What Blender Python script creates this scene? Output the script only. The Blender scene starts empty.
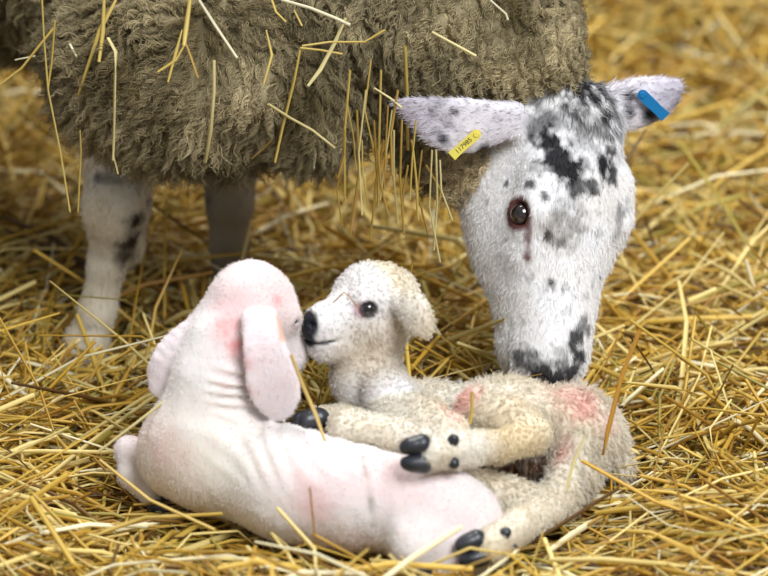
import bpy, math, random
import numpy as np
from mathutils import Vector, Matrix

rng = np.random.default_rng(7)
random.seed(7)
scene = bpy.context.scene
COL = scene.collection

# ------------------------------------------------------------------ camera
PITCH = math.radians(22.0)
DIST = 3.0
FPX = 3000.0
P0 = np.array([0.0, 0.0, 0.12])
FWD = np.array([0.0, math.cos(PITCH), -math.sin(PITCH)])
UPV = np.array([0.0, math.sin(PITCH), math.cos(PITCH)])
CAM = P0 - DIST * FWD
cd = bpy.data.cameras.new('camera')
cam = bpy.data.objects.new('camera', cd)
COL.objects.link(cam)
cam.location = CAM
cam.rotation_euler = (math.pi / 2 - PITCH, 0, 0)
cd.sensor_width = 36.0
cd.lens = 36.0 * FPX / 768.0
cd.clip_start = 0.05
cd.dof.use_dof = True
cd.dof.focus_distance = 2.80
cd.dof.aperture_fstop = 4.0
scene.camera = cam

# ------------------------------------------------------------------ light
world = bpy.data.worlds.new('barn_daylight')
scene.world = world
world.use_nodes = True
bg = world.node_tree.nodes['Background']
bg.inputs[0].default_value = (0.86, 0.93, 1.0, 1)
bg.inputs[1].default_value = 0.37


def area_light(name, loc, target, size, power, color):
    ld = bpy.data.lights.new(name, 'AREA')
    ld.shape = 'RECTANGLE'
    ld.size, ld.size_y = size
    ld.energy = power
    ld.color = color
    o = bpy.data.objects.new(name, ld)
    COL.objects.link(o)
    o.location = loc
    d = Vector(target) - Vector(loc)
    o.rotation_euler = d.to_track_quat('-Z', 'Y').to_euler()
    return o


area_light('front_key_light', (1.6, -2.9, 3.9), (0, 0.1, 0.1), (2.3, 2.2), 265, (0.95, 0.98, 1.0))  # added soft key lamp high in front; no barn door stands there
area_light('rear_fill_light', (-0.6, 1.9, 4.2), (0, 0.9, 0), (2.0, 2.0), 175, (1.0, 0.98, 0.94))  # added fill lamp brightening the straw at the back; no roof opening exists
vs = scene.view_settings
vs.view_transform = 'Standard'
vs.look = 'None'
vs.gamma = 1.0
vs.use_curve_mapping = False
vs.exposure = 0.08

HAIR = 1.0      # strand density
STRAW = 1.0


# ------------------------------------------------------------------ helpers
def ray(px, py):
    d = np.array([(px - 384.0) / FPX, 0, 0]) + UPV * ((288.0 - py) / FPX) + FWD
    return d / np.linalg.norm(d)


def W(px, py, y):
    """point at world depth y seen in the direction of a photo pixel"""
    r = ray(px, py)
    return CAM + r * ((y - CAM[1]) / r[1])


def nz(v):
    v = np.asarray(v, float)
    return v / np.linalg.norm(v)


def srgb(r, g, b):
    c = np.array([r, g, b], float) / 255.0
    return np.where(c <= 0.04045, c / 12.92, ((c + 0.055) / 1.055) ** 2.4)


_T = np.random.default_rng(3).random(65536).astype(np.float32)


def vnoise(P, seed=0):
    P = np.asarray(P, np.float32)
    F = np.floor(P)
    I = F.astype(np.int64)
    f = P - F
    f = f * f * (3 - 2 * f)
    out = 0
    for dx in (0, 1):
        wx = f[:, 0] if dx else 1 - f[:, 0]
        for dy in (0, 1):
            wy = f[:, 1] if dy else 1 - f[:, 1]
            for dz in (0, 1):
                wz = f[:, 2] if dz else 1 - f[:, 2]
                h = ((I[:, 0] + dx) * 73856093) ^ ((I[:, 1] + dy) * 19349663) ^ ((I[:, 2] + dz) * 83492791) ^ (seed * 2654435)
                h = (h ^ (h >> 13)) & 65535
                out = out + _T[h] * wx * wy * wz
    return out * 2 - 1


def fbm(P, freq, octaves=3, seed=0):
    out = 0
    a = 1.0
    for o in range(octaves):
        out = out + a * vnoise(P * (freq * 2 ** o) + 17.3 * o, seed + o)
        a *= 0.5
    return out / 1.6


def smin(a, b, k):
    if k <= 0:
        return np.minimum(a, b)
    h = np.clip(0.5 + 0.5 * (b - a) / k, 0, 1)
    return b + (a - b) * h - k * h * (1 - h)


def smax(a, b, k):
    return -smin(-a, -b, k)


def cone(P, a, b, r1, r2):
    a = np.asarray(a, float); b = np.asarray(b, float)
    ba = b - a
    q = P - a
    t = np.clip(q @ ba / (ba @ ba), 0, 1)
    return np.linalg.norm(q - t[:, None] * ba, axis=1) - (r1 + (r2 - r1) * t)


def chain(P, pts, k=0.01):
    """pts: list of (point, radius)"""
    d = None
    for (a, r1), (b, r2) in zip(pts[:-1], pts[1:]):
        e = cone(P, a, b, r1, r2)
        d = e if d is None else smin(d, e, k)
    return d


def ell(P, c, r, R=None):
    q = P - np.asarray(c, float)
    if R is not None:
        q = q @ np.asarray(R).T          # rows of R are the local axes
    r = np.asarray(r, float)
    k0 = np.linalg.norm(q / r, axis=1)
    k1 = np.linalg.norm(q / (r * r), axis=1) + 1e-9
    return k0 * (k0 - 1) / k1


def bounded(fn, P, c, R):
    """evaluate fn only near the ball (c, R); elsewhere the distance to the ball"""
    d = np.linalg.norm(P - np.asarray(c), axis=1) - R + 0.01
    m = d < 0.05
    if m.any():
        d[m] = fn(P[m])
    return d


def flat_chain(P, pts, cup=0.0):
    A = np.array([p[0] for p in pts])
    c = A.mean(0)
    R = np.linalg.norm(A - c, axis=1).max() + max(p[1] for p in pts)
    return bounded(lambda q: flat_chain0(q, resample(pts), cup), P, c, R)


def resample(pts, k=3):
    """Catmull-Rom through points, widths and directions"""
    A = np.array([np.concatenate([p[0], [p[1], p[2]], p[3]]) for p in pts])
    A = np.concatenate([[2 * A[0] - A[1]], A, [2 * A[-1] - A[-2]]])
    out = []
    for i in range(1, len(A) - 2):
        for j in range(k):
            t = j / k
            a, b, c, d = A[i - 1:i + 3]
            out.append(0.5 * (2 * b + (c - a) * t + (2 * a - 5 * b + 4 * c - d) * t * t + (3 * b - a - 3 * c + d) * t ** 3))
    out.append(A[-2])
    return [(o[:3], max(o[3], 0.003), max(o[4], 0.002), nz(o[5:])) for o in out]


def flat_chain0(P, pts, cup=0.0):
    """leaf-like strip; pts: list of (point, half width, half thickness, width direction)"""
    d = None
    for (a, w1, t1, d1), (b, w2, t2, d2) in zip(pts[:-1], pts[1:]):
        a = np.asarray(a, float); b = np.asarray(b, float)
        ba = b - a
        L = np.linalg.norm(ba)
        ax = ba / L
        q = P - a
        t = np.clip(q @ ax / L, 0, 1)
        r = q - (t * L)[:, None] * ax
        wd = np.asarray(d1, float)[None] * (1 - t)[:, None] + np.asarray(d2, float)[None] * t[:, None]
        wd = wd - (wd @ ax)[:, None] * ax
        wd /= np.linalg.norm(wd, axis=1)[:, None]
        nd = np.cross(np.broadcast_to(ax, wd.shape), wd)
        e = r @ ax
        u = np.einsum('ij,ij->i', r, wd)
        v = np.einsum('ij,ij->i', r, nd)
        Wd = w1 + (w2 - w1) * t
        T = t1 + (t2 - t1) * t
        v = v + cup * np.clip(u / Wd, -1.5, 1.5) ** 2 * Wd
        k0 = np.sqrt((u / Wd) ** 2 + (v / T) ** 2 + (e / T) ** 2)
        k1 = np.sqrt((u / Wd ** 2) ** 2 + (v / T ** 2) ** 2 + (e / T ** 2) ** 2) + 1e-9
        dd = k0 * (k0 - 1) / k1
        d = dd if d is None else np.minimum(d, dd)
    return d


def chunked(fn, P, n=400000):
    if len(P) <= n:
        return fn(P)
    return np.concatenate([fn(P[i:i + n]) for i in range(0, len(P), n)])


def surface(fn, lo, hi, h, B=6):
    """isosurface of a distance function (surface nets on a blocked grid)"""
    lo = np.asarray(lo, float); hi = np.asarray(hi, float)
    nb = np.ceil((hi - lo) / (h * B)).astype(int)
    n = nb * B
    c = [lo[i] + (np.arange(nb[i]) + 0.5) * B * h for i in range(3)]
    G = np.stack(np.meshgrid(*c, indexing='ij'), -1).reshape(-1, 3)
    dc = chunked(fn, G).reshape(nb)
    near = np.abs(dc) < B * h * 0.87 * 1.5 + 0.012
    F = np.repeat(np.repeat(np.repeat(dc, B, 0), B, 1), B, 2).astype(np.float32)
    m = np.repeat(np.repeat(np.repeat(near, B, 0), B, 1), B, 2)
    idx = np.argwhere(m)
    F[m] = chunked(fn, lo + (idx + 0.5) * h)
    ins = F < 0
    cnt = np.zeros(tuple(n - 1), np.int8)
    offs = [(i, j, k) for i in (0, 1) for j in (0, 1) for k in (0, 1)]
    for o in offs:
        cnt += ins[o[0]:n[0] - 1 + o[0], o[1]:n[1] - 1 + o[1], o[2]:n[2] - 1 + o[2]]
    act = (cnt > 0) & (cnt < 8)
    ci = np.argwhere(act)
    vid = -np.ones(act.shape, np.int32)
    vid[act] = np.arange(len(ci))
    acc = np.zeros((len(ci), 3)); w = np.zeros(len(ci))
    vals = [F[ci[:, 0] + o[0], ci[:, 1] + o[1], ci[:, 2] + o[2]] for o in offs]
    for a in range(8):
        for b in range(a + 1, 8):
            oa = np.array(offs[a]); ob = np.array(offs[b])
            if np.abs(oa - ob).sum() != 1:
                continue
            va, vb = vals[a], vals[b]
            x = (va < 0) != (vb < 0)
            t = va[x] / (va[x] - vb[x])
            acc[x] += oa + t[:, None] * (ob - oa)
            w[x] += 1
    V = lo + (ci + acc / w[:, None] + 0.5) * h
    quads = []
    for ax in range(3):
        sl0 = [slice(None)] * 3; sl1 = [slice(None)] * 3
        sl0[ax] = slice(0, n[ax] - 1); sl1[ax] = slice(1, n[ax])
        s0, s1 = ins[tuple(sl0)], ins[tuple(sl1)]
        e = np.argwhere(s0 != s1)
        u, v = (ax + 1) % 3, (ax + 2) % 3
        ok = (e[:, u] > 0) & (e[:, v] > 0) & (e[:, u] < n[u] - 1) & (e[:, v] < n[v] - 1)
        e = e[ok]
        du = np.zeros(3, int); du[u] = 1
        dv = np.zeros(3, int); dv[v] = 1
        q = [vid[tuple((e - s).T)] for s in (du + dv, dv, 0 * du, du)]
        Q = np.stack(q, 1)
        flip = ~s0[tuple(e.T)]
        Q[flip] = Q[flip][:, ::-1]
        quads.append(Q)
    Q = np.concatenate(quads)
    Q = Q[(Q >= 0).all(1)]
    return V, Q


def normals(V, Q):
    fn = np.cross(V[Q[:, 2]] - V[Q[:, 0]], V[Q[:, 3]] - V[Q[:, 1]])
    N = np.zeros_like(V)
    for i in range(4):
        for c in range(3):
            N[:, c] += np.bincount(Q[:, i], fn[:, c], len(V))
    return N / (np.linalg.norm(N, axis=1)[:, None] + 1e-12)


def raw_mesh(name, V, Q, col=None, smooth=True):
    me = bpy.data.meshes.new(name)
    V = np.asarray(V, np.float32); Q = np.asarray(Q, np.int32)
    k = Q.shape[1]
    me.vertices.add(len(V)); me.vertices.foreach_set('co', V.ravel())
    me.loops.add(Q.size); me.loops.foreach_set('vertex_index', Q.ravel())
    me.polygons.add(len(Q))
    me.polygons.foreach_set('loop_start', np.arange(0, Q.size, k, dtype=np.int32))
    me.polygons.foreach_set('loop_total', np.full(len(Q), k, np.int32))
    me.update(calc_edges=True)
    if smooth:
        me.polygons.foreach_set('use_smooth', np.ones(len(Q), bool))
    if col is not None:
        a = me.color_attributes.new('Col', 'FLOAT_COLOR', 'POINT')
        c4 = np.ones((len(V), 4), np.float32)
        c4[:, :3] = col
        a.data.foreach_set('color', c4.ravel())
    me.validate()
    return me


def link(name, data, mat=None, parent=None, base=None):
    o = bpy.data.objects.new(name, data)
    COL.objects.link(o)
    if mat is not None:
        data.materials.append(mat)
    if parent is not None:
        o.parent = parent
    return o


def tag(o, label=None, cat=None, group=None, kind=None):
    if label: o['label'] = label
    if cat: o['category'] = cat
    if group: o['group'] = group
    if kind: o['kind'] = kind
    return o


def empty(name, loc):
    o = bpy.data.objects.new(name, None)
    COL.objects.link(o)
    o.location = loc
    o.empty_display_size = 0.05
    return o


def material(name, rough=0.6, spec=0.4, sss=0.0, color=None, attr='Col', bump=None, coat=0.0, transl=0.0):
    m = bpy.data.materials.new(name)
    m.use_nodes = True
    nt = m.node_tree
    b = nt.nodes['Principled BSDF']
    b.inputs['Roughness'].default_value = rough
    b.inputs['Specular IOR Level'].default_value = spec
    b.inputs['Coat Weight'].default_value = coat
    if sss:
        b.inputs['Subsurface Weight'].default_value = sss
        b.inputs['Subsurface Radius'].default_value = (1.0, 0.45, 0.35)
        b.inputs['Subsurface Scale'].default_value = 0.006
    if color is not None:
        b.inputs['Base Color'].default_value = (*color, 1)
    else:
        a = nt.nodes.new('ShaderNodeAttribute')
        a.attribute_name = attr
        nt.links.new(a.outputs['Color'], b.inputs['Base Color'])
    if bump:
        n = nt.nodes.new('ShaderNodeTexNoise')
        n.inputs['Scale'].default_value = bump[0]
        n.inputs['Detail'].default_value = 4
        tc = nt.nodes.new('ShaderNodeTexCoord')
        nt.links.new(tc.outputs['Object'], n.inputs['Vector'])
        bp = nt.nodes.new('ShaderNodeBump')
        bp.inputs['Strength'].default_value = bump[1]
        bp.inputs['Distance'].default_value = bump[2]
        nt.links.new(n.outputs['Fac'], bp.inputs['Height'])
        nt.links.new(bp.outputs['Normal'], b.inputs['Normal'])
    return m


def sample(V, Q, N, n, weight=None):
    T = np.concatenate([Q[:, [0, 1, 2]], Q[:, [0, 2, 3]]])
    A = np.linalg.norm(np.cross(V[T[:, 1]] - V[T[:, 0]], V[T[:, 2]] - V[T[:, 0]]), axis=1)
    if weight is not None:
        A = A * weight[T].mean(1)
    c = np.cumsum(A)
    f = np.searchsorted(c, rng.random(n) * c[-1])
    f = np.minimum(f, len(T) - 1)
    r1 = np.sqrt(rng.random(n)); r2 = rng.random(n)
    bc = np.stack([1 - r1, r1 * (1 - r2), r1 * r2], 1)
    t = T[f]
    P = np.einsum('ij,ijk->ik', bc, V[t])
    NN = np.einsum('ij,ijk->ik', bc, N[t])
    NN /= np.linalg.norm(NN, axis=1)[:, None] + 1e-12
    return P, NN, t, bc


def perp(D):
    a = np.where(np.abs(D[:, 2:3]) < 0.9, np.array([[0, 0, 1.0]]), np.array([[1.0, 0, 0]]))
    e1 = np.cross(D, a); e1 /= np.linalg.norm(e1, axis=1)[:, None]
    return e1, np.cross(D, e1)


def hair(name, parent, base, mat, P, D, L, col, npts=6, rad=0.00035, cell=None, clump=0.7,
         curl=0.0, curls=1.5, bend=None, tip=0.25, tones=0.36):
    """strand object: roots P, unit directions D, lengths L, colours per strand; strands of one cell share a lock"""
    n = len(P)
    ph = rng.random(n) * 6.283
    C = P.copy(); DC = D.copy(); LC = L.copy(); amp = np.full(n, curl)
    fr = curls * (0.7 + 0.6 * rng.random(n))
    if cell:
        Pw = P + 0.45 * cell * np.stack([vnoise(P / cell * 0.9, s) for s in (11, 12, 13)], 1)
        key = np.floor(Pw / cell).astype(np.int64)
        k1 = key[:, 0] * 1000003 + key[:, 1] * 10007 + key[:, 2]
        _, inv = np.unique(k1, return_inverse=True)
        m = inv.max() + 1
        cn = np.bincount(inv, minlength=m)
        C = np.stack([np.bincount(inv, P[:, i], m) / cn for i in range(3)], 1)[inv]
        DC = np.stack([np.bincount(inv, D[:, i], m) / cn for i in range(3)], 1)
        DC = DC + 0.30 * rng.normal(size=(m, 3))
        DC /= np.linalg.norm(DC, axis=1)[:, None]
        DC = DC[inv]
        ls = 0.75 + 0.5 * rng.random(m)
        LC = L * ls[inv]
        ph = (rng.random(m) * 6.283)[inv] + 0.5 * rng.normal(size=n)
        fr = (curls * (0.6 + 0.8 * rng.random(m)))[inv]
        tone = (1 - tones / 2 + tones * rng.random(m))[inv]
        col = col * tone[:, None]
    e1, e2 = perp(DC)
    t = np.linspace(0, 1, npts)
    X = np.empty((n, npts, 3), np.float32)
    off = P - C
    for i, s in enumerate(t):
        p = C + off * (1 - clump * s ** 0.8) + DC * (LC * s)[:, None] if cell else P + D * (L * s)[:, None]
        if curl:
            a = amp * min(1.0, s * 1.6)
            p = p + e1 * (a * (np.cos(6.283 * fr * s + ph) - np.cos(ph)))[:, None] + e2 * (a * (np.sin(6.283 * fr * s + ph) - np.sin(ph)))[:, None]
        if bend is not None:
            p = p + bend * (LC * s * s)[:, None]
        X[:, i] = p - base
    hc = bpy.data.hair_curves.new(name)
    hc.add_curves([npts] * n)
    hc.attributes['position'].data.foreach_set('vector', X.ravel())
    ra = hc.attributes.get('radius') or hc.attributes.new('radius', 'FLOAT', 'POINT')
    R = np.broadcast_to(rad * (1 - (1 - tip) * t ** 1.5), (n, npts)).astype(np.float32)
    ra.data.foreach_set('value', R.ravel())
    ca = hc.attributes.new('Col', 'FLOAT_COLOR', 'CURVE')
    c4 = np.ones((n, 4), np.float32); c4[:, :3] = np.clip(col, 0, 1)
    ca.data.foreach_set('color', c4.ravel())
    o = link(name, hc, mat, parent)
    return o


def march(fn, pix):
    pix = np.asarray(pix, float)
    D = np.stack([ray(x, y) for x, y in pix])
    t = np.full(len(D), 1.9)
    for _ in range(90):
        d = fn(CAM + D * t[:, None])
        t = t + np.clip(d, -0.01, 0.2) * 0.7
    return CAM + D * t[:, None]


def grad(fn, P, e=0.0015):
    P = np.atleast_2d(P)
    g = np.stack([fn(P + e * np.eye(3)[i]) - fn(P - e * np.eye(3)[i]) for i in range(3)], 1)
    return g / (np.linalg.norm(g, axis=1)[:, None] + 1e-12)


def mix(a, b, f):
    f = np.clip(f, 0, 1)
    return a + (b - a) * (f[:, None] if np.ndim(f) else f)


def near(P, c, r, soft=0.35):
    """1 inside a blob of radius r about c, soft rim"""
    d = np.linalg.norm(P - np.asarray(c), axis=1) / r
    return np.clip((1 + soft - d) / (2 * soft), 0, 1)


def seg_near(P, a, b, r, soft=0.35):
    d = (cone(P, a, b, 0, 0)) / r
    return np.clip((1 + soft - d) / (2 * soft), 0, 1)


def frame(L, Napprox):
    L = nz(L)
    N = np.asarray(Napprox, float)
    N = nz(N - (N @ L) * L)
    S = np.cross(L, N)
    return np.stack([L, N, S])       # rows


# ------------------------------------------------------------------ ground
def terrain(x, y):
    P = np.stack([x, y, np.zeros_like(x)], 1)
    z = 0.018 * fbm(P, 3.2, 3, 5)
    z += 0.10 * np.clip((y - 0.75) / 1.2, 0, 1) ** 1.3                       # bedding banked up towards the back
    # hollow pressed down under the lambs, rim heaped in front of and right of them
    dn = np.sqrt(((x - 0.0) / 0.34) ** 2 + ((y + 0.34) / 0.16) ** 2)
    z -= 0.020 * np.clip(1.25 - dn, 0, 1)
    z += 0.034 * np.exp(-((x - 0.29) / 0.07) ** 2 - ((y + 0.37) / 0.12) ** 2)
    z += 0.034 * np.exp(-((x - 0.03) / 0.26) ** 4 - ((y + 0.555 + 0.25 * x) / 0.05) ** 2)
    return z


gx = np.linspace(-2.0, 2.0, 161); gy = np.linspace(-1.4, 3.2, 185)
GX, GY = np.meshgrid(gx, gy, indexing='ij')
gz = terrain(GX.ravel(), GY.ravel()) - 0.012
GV = np.stack([GX.ravel(), GY.ravel(), gz], 1)
ii = np.arange(GX.size).reshape(GX.shape)
GQ = np.stack([ii[:-1, :-1], ii[1:, :-1], ii[1:, 1:], ii[:-1, 1:]], -1).reshape(-1, 4)
m_ground = bpy.data.materials.new('trodden_straw')
m_ground.use_nodes = True
nt = m_ground.node_tree
b = nt.nodes['Principled BSDF']
b.inputs['Roughness'].default_value = 0.9
n1 = nt.nodes.new('ShaderNodeTexNoise'); n1.inputs['Scale'].default_value = 60; n1.inputs['Detail'].default_value = 6
r1 = nt.nodes.new('ShaderNodeValToRGB')
r1.color_ramp.elements[0].position = 0.35; r1.color_ramp.elements[0].color = (*srgb(46, 30, 10), 1)
r1.color_ramp.elements[1].position = 0.7; r1.color_ramp.elements[1].color = (*srgb(112, 80, 28), 1)
tc = nt.nodes.new('ShaderNodeTexCoord')
nt.links.new(tc.outputs['Object'], n1.inputs['Vector'])
nt.links.new(n1.outputs['Fac'], r1.inputs['Fac'])
nt.links.new(r1.outputs['Color'], b.inputs['Base Color'])
floor = link('floor', raw_mesh('floor', GV, GQ), m_ground)
tag(floor, 'trodden brown straw covering the pen floor', 'floor', kind='structure')

# ------------------------------------------------------------------ materials
m_wool = material('ewe_wool', 0.85, 0.15)
m_coat = material('short_coat', 0.7, 0.25)
m_hair = material('short_hair', 0.6, 0.25)
m_lamb = material('lamb_skin', 0.6, 0.25, sss=0.25)
m_lwool = material('lamb_wool', 0.65, 0.25)
m_eye = material('eye', 0.06, 0.6, coat=1.0)
m_hoof = material('hoof_horn', 0.38, 0.5, coat=0.1, bump=(220, 0.5, 0.0012))
m_straw = material('straw', 0.40, 0.5)
_nt = m_straw.node_tree
_tr = _nt.nodes.new('ShaderNodeBsdfTranslucent'); _mx = _nt.nodes.new('ShaderNodeMixShader'); _mx.inputs[0].default_value = 0.15
_at = [q for q in _nt.nodes if q.type == 'ATTRIBUTE'][0]
_nt.links.new(_at.outputs['Color'], _tr.inputs['Color'])
_nt.links.new(_nt.nodes['Principled BSDF'].outputs[0], _mx.inputs[1]); _nt.links.new(_tr.outputs[0], _mx.inputs[2])
_nt.links.new(_mx.outputs[0], [q for q in _nt.nodes if q.type == 'OUTPUT_MATERIAL'][0].inputs['Surface'])
m_yel = material('yellow_plastic', 0.4, 0.4, color=srgb(222, 205, 92))
m_blue = material('blue_plastic', 0.4, 0.4, color=srgb(14, 112, 168))
m_ink = material('black_print', 0.5, 0.3, color=srgb(50, 45, 20))

# ------------------------------------------------------------------ ewe
# head frame: L runs from poll to muzzle, N out of the forehead, S to the ewe's left
HO = W(602, 90, -0.085)
HM = W(579, 392, -0.205)
HL = nz(HM - HO)
HLEN = np.linalg.norm(HM - HO)
c_ = nz(CAM - HO); c_ = nz(c_ - (c_ @ HL) * HL)
s_ = np.cross(c_, HL)
if s_[0] < 0: s_ = -s_
HN = nz(math.cos(math.radians(40)) * c_ + math.sin(math.radians(40)) * s_)
HR = frame(HL, HN)
if HR[2][0] < 0: HR[2] = -HR[2]


def hl(l, n, s):
    """head-local to world"""
    return HO + l * HR[0] + n * HR[1] + s * HR[2]


EYE_S = [hl(0.124, -0.031, s * 0.0625) for s in (-1, 1)]


def ewe_head(P):
    return bounded(ewe_head0, P, hl(0.14, -0.06, 0), 0.185)


def ewe_head0(P):
    q = (P - HO) @ HR.T
    q = q.copy()
    qa = q.copy(); qa[:, 2] = np.abs(qa[:, 2])
    d = ell(q, (0.055, -0.052, 0), (0.070, 0.056, 0.058))
    d = smin(d, ell(q, (0.10, -0.050, 0), (0.075, 0.052, 0.054)), 0.02)
    # nasal bone and face
    d = smin(d, cone(q, (0.11, -0.050, 0), (0.235, -0.045, 0), 0.048, 0.034), 0.025)
    d = smin(d, cone(qa, (0.13, -0.055, 0.016), (0.22, -0.052, 0.008), 0.036, 0.030), 0.02)
    # muzzle, upper lip, chin
    d = smin(d, ell(q, (0.258, -0.050, 0), (0.030, 0.034, 0.036)), 0.02)
    d = smin(d, ell(q, (0.252, -0.082, 0), (0.026, 0.017, 0.024)), 0.012)
    # jaw and cheeks
    d = smin(d, cone(qa, (0.075, -0.115, 0.022), (0.235, -0.080, 0.010), 0.045, 0.019), 0.03)
    d = smin(d, ell(qa, (0.115, -0.092, 0.030), (0.070, 0.045, 0.030)), 0.025)
    # brow ridge over the eye
    d = smin(d, cone(qa, (0.085, -0.022, 0.044), (0.119, -0.022, 0.050), 0.017, 0.016), 0.018)
    d = smin(d, ell(qa, (0.143, -0.044, 0.047), (0.028, 0.020, 0.013)), 0.015)
    # eye socket and lid rim
    e = np.array([0.124, -0.031, 0.0625])
    d = smax(d, -(np.linalg.norm(qa - e, axis=1) - 0.0138), 0.004)
    v = qa - (e + np.array([0, 0, -0.002]))
    ax = nz([0.0, 0.25, 1.0])
    hgt = v @ ax
    inpl = v - hgt[:, None] * ax
    lx = inpl @ nz([1, 0.2, 0]); ly = np.linalg.norm(inpl - (lx[:, None] * nz([1, 0.2, 0])), axis=1)
    rr = np.sqrt((lx / 1.35) ** 2 + (ly / 0.98) ** 2)
    tor = np.sqrt((rr - 0.0118) ** 2 + hgt ** 2) - 0.0042
    d = smin(d, tor, 0.004)
    # nostrils and mouth
    d = smax(d, -ell(qa, (0.276, -0.036, 0.017), (0.012, 0.006, 0.007)), 0.004)
    m = np.maximum(np.abs((q @ nz([0.25, 1, 0])) - (0.25 * 0.27 - 0.0705) / np.linalg.norm([0.25, 1])) - 0.0012, 0.225 - q[:, 0])
    d = smax(d, -m, 0.004)
    return d


# ears: picture-left (ewe's right) and picture-right (ewe's left)
E1 = [(W(515, 118, -0.10), 0.017, 0.011, nz([0.25, 0.0, 1])), (W(482, 124, -0.115), 0.025, 0.009, nz([0.15, 0, 1])),
      (W(452, 124, -0.125), 0.0275, 0.007, nz([-0.1, 0, 1])), (W(422, 113, -0.125), 0.019, 0.0055, nz([-0.25, 0, 1])),
      (W(396, 102, -0.12), 0.004, 0.004, nz([-0.35, 0, 1]))]
E2 = [(W(588, 112, -0.06), 0.020, 0.011, nz([0.2, 0.2, 1])), (W(614, 109, -0.05), 0.024, 0.009, nz([0.22, 0.2, 1])),
      (W(643, 102, -0.045), 0.0245, 0.007, nz([0.3, 0.2, 1])), (W(666, 92, -0.045), 0.018, 0.0055, nz([0.45, 0.2, 1])),
      (W(678, 84, -0.045), 0.007, 0.0045, nz([0.5, 0.2, 1]))]

# legs
FL = [(W(120, 120, 0.06), 0.050), (W(119, 165, 0.055), 0.033), (W(117, 205, 0.045), 0.0315), (W(114, 230, 0.045), 0.0235),
      (W(107, 262, 0.05), 0.0175), (W(97, 310, 0.05), 0.0170), (W(86, 345, 0.05), 0.0215), (W(79, 372, 0.045), 0.0205)]
FR = [(W(226, 110, 0.20), 0.050), (W(229, 165, 0.195), 0.029), (W(230, 205, 0.19), 0.0235), (W(229, 245, 0.19), 0.0185),
      (W(228, 290, 0.19), 0.0165), (W(226, 318, 0.185), 0.023), (W(225, 335, 0.18), 0.021)]
HIP1 = np.array([-0.80, 0.36, 0.40]); HIP2 = np.array([-0.66, 0.60, 0.40])
HLEG = []
for hp in (HIP1, HIP2):
    dr = nz([-0.85, 0.5, 0])
    HLEG.append([(hp, 0.09), (hp - dr * 0.06 + [0, 0, -0.13], 0.055), (hp + dr * 0.09 + [0, 0, -0.22], 0.03),
                 (hp + dr * 0.07 + [0, 0, -0.32], 0.021), (hp + dr * 0.05 + [0, 0, -0.36], 0.025), (hp + dr * 0.03 + [0, 0, -0.385], 0.022)])


def ewe_bare(P, lids=True):
    d = ewe_head(P)
    d = smin(d, flat_chain(P, E1, 0.12), 0.014)
    d = smin(d, flat_chain(P, E2, 0.12), 0.014)
    d = np.minimum(d, ewe_legs(P))
    return d


def ewe_legs(P):
    d = chain(P, FL, 0.012)
    # knee: bulge in front, tendon hollow behind
    d = smin(d, ell(P, W(112, 205, 0.02), (0.030, 0.022, 0.034)), 0.012)
    d = smin(d, ell(P, W(132, 236, 0.06), (0.014, 0.016, 0.026)), 0.014)
    d = np.minimum(d, chain(P, FR, 0.012))
    d = np.minimum(d, chain(P, HLEG[0], 0.02))
    d = np.minimum(d, chain(P, HLEG[1], 0.02))
    return d


CH = W(208, 48, 0.03)


def ewe_wool0(P):
    d = ell(P, CH, (0.143, 0.145, 0.106))
    d = smin(d, ell(P, W(150, 50, 0.07), (0.096, 0.13, 0.096)), 0.02)
    d = smin(d, ell(P, W(315, 72, 0.0), (0.060, 0.085, 0.084)), 0.02)
    # barrel going back and to the left
    br = cone(P, (-0.22, 0.19, 0.48), (-0.72, 0.48, 0.47), 0.175, 0.205)
    br = smin(br, ell(P, (-0.72, 0.49, 0.45), (0.22, 0.22, 0.20)), 0.05)
    d = smin(d, br, 0.02)
    # neck reaching right, then throat
    nk = chain(P, [(W(330, 5, 0.04), 0.105), (W(430, 8, 0.015), 0.094), (W(486, 24, -0.01), 0.080), (W(530, 48, -0.035), 0.050)], 0.02)
    nk = smin(nk, chain(P, [(W(425, 60, 0.0), 0.070), (W(452, 120, -0.025), 0.052), (W(482, 165, -0.05), 0.036)], 0.02), 0.03)
    d = smin(d, nk, 0.010)
    # gap in the fleece between shoulder and neck
    d = smax(d, -chain(P, [(W(374, 15, -0.085), 0.008), (W(379, 60, -0.083), 0.012), (W(384, 105, -0.07), 0.014)], 0.01), 0.02)
    # tail
    d = smin(d, cone(P, (-0.90, 0.60, 0.48), (-0.96, 0.64, 0.28), 0.045, 0.03), 0.04)
    return d


def ewe_wool(P):
    d = ewe_wool0(P)
    nr = np.abs(d) < 0.05
    if nr.any():
        Q = P[nr]
        d = d.copy()
        d[nr] -= 0.010 * fbm(Q, 28, 2, 21) + 0.0085 * np.abs(fbm(Q * np.array([1, 1, 0.6]), 75, 2, 31))
    return d


def ewe_sdf(P):
    return smin(ewe_wool(P), ewe_bare(P), 0.014)


def sphere_mesh(name, c, r, ax, colfn, base, seg=28, ring=18, squash=1.0):
    ax = nz(ax)
    e1, e2 = perp(ax[None]); e1 = e1[0]; e2 = e2[0]
    V = []; Cc = []
    for i in range(ring + 1):
        th = math.pi * i / ring
        for j in range(seg):
            ph = 2 * math.pi * j / seg
            u = math.sin(th) * math.cos(ph); v = math.sin(th) * math.sin(ph); w = math.cos(th)
            V.append(c + r * (u * e1 + v * e2 + squash * w * ax) - base)
            Cc.append(colfn(th, u, v))
    Q = []
    for i in range(ring):
        for j in range(seg):
            a = i * seg + j; b2 = i * seg + (j + 1) % seg
            Q.append((a, a + seg, b2 + seg, b2))
    return raw_mesh(name, np.array(V), np.array(Q), np.array(Cc))


_cache = {}


def hits_on(fn, key, pix):
    if key not in _cache:
        _cache[key] = march(fn, pix)
    return _cache[key]


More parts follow.
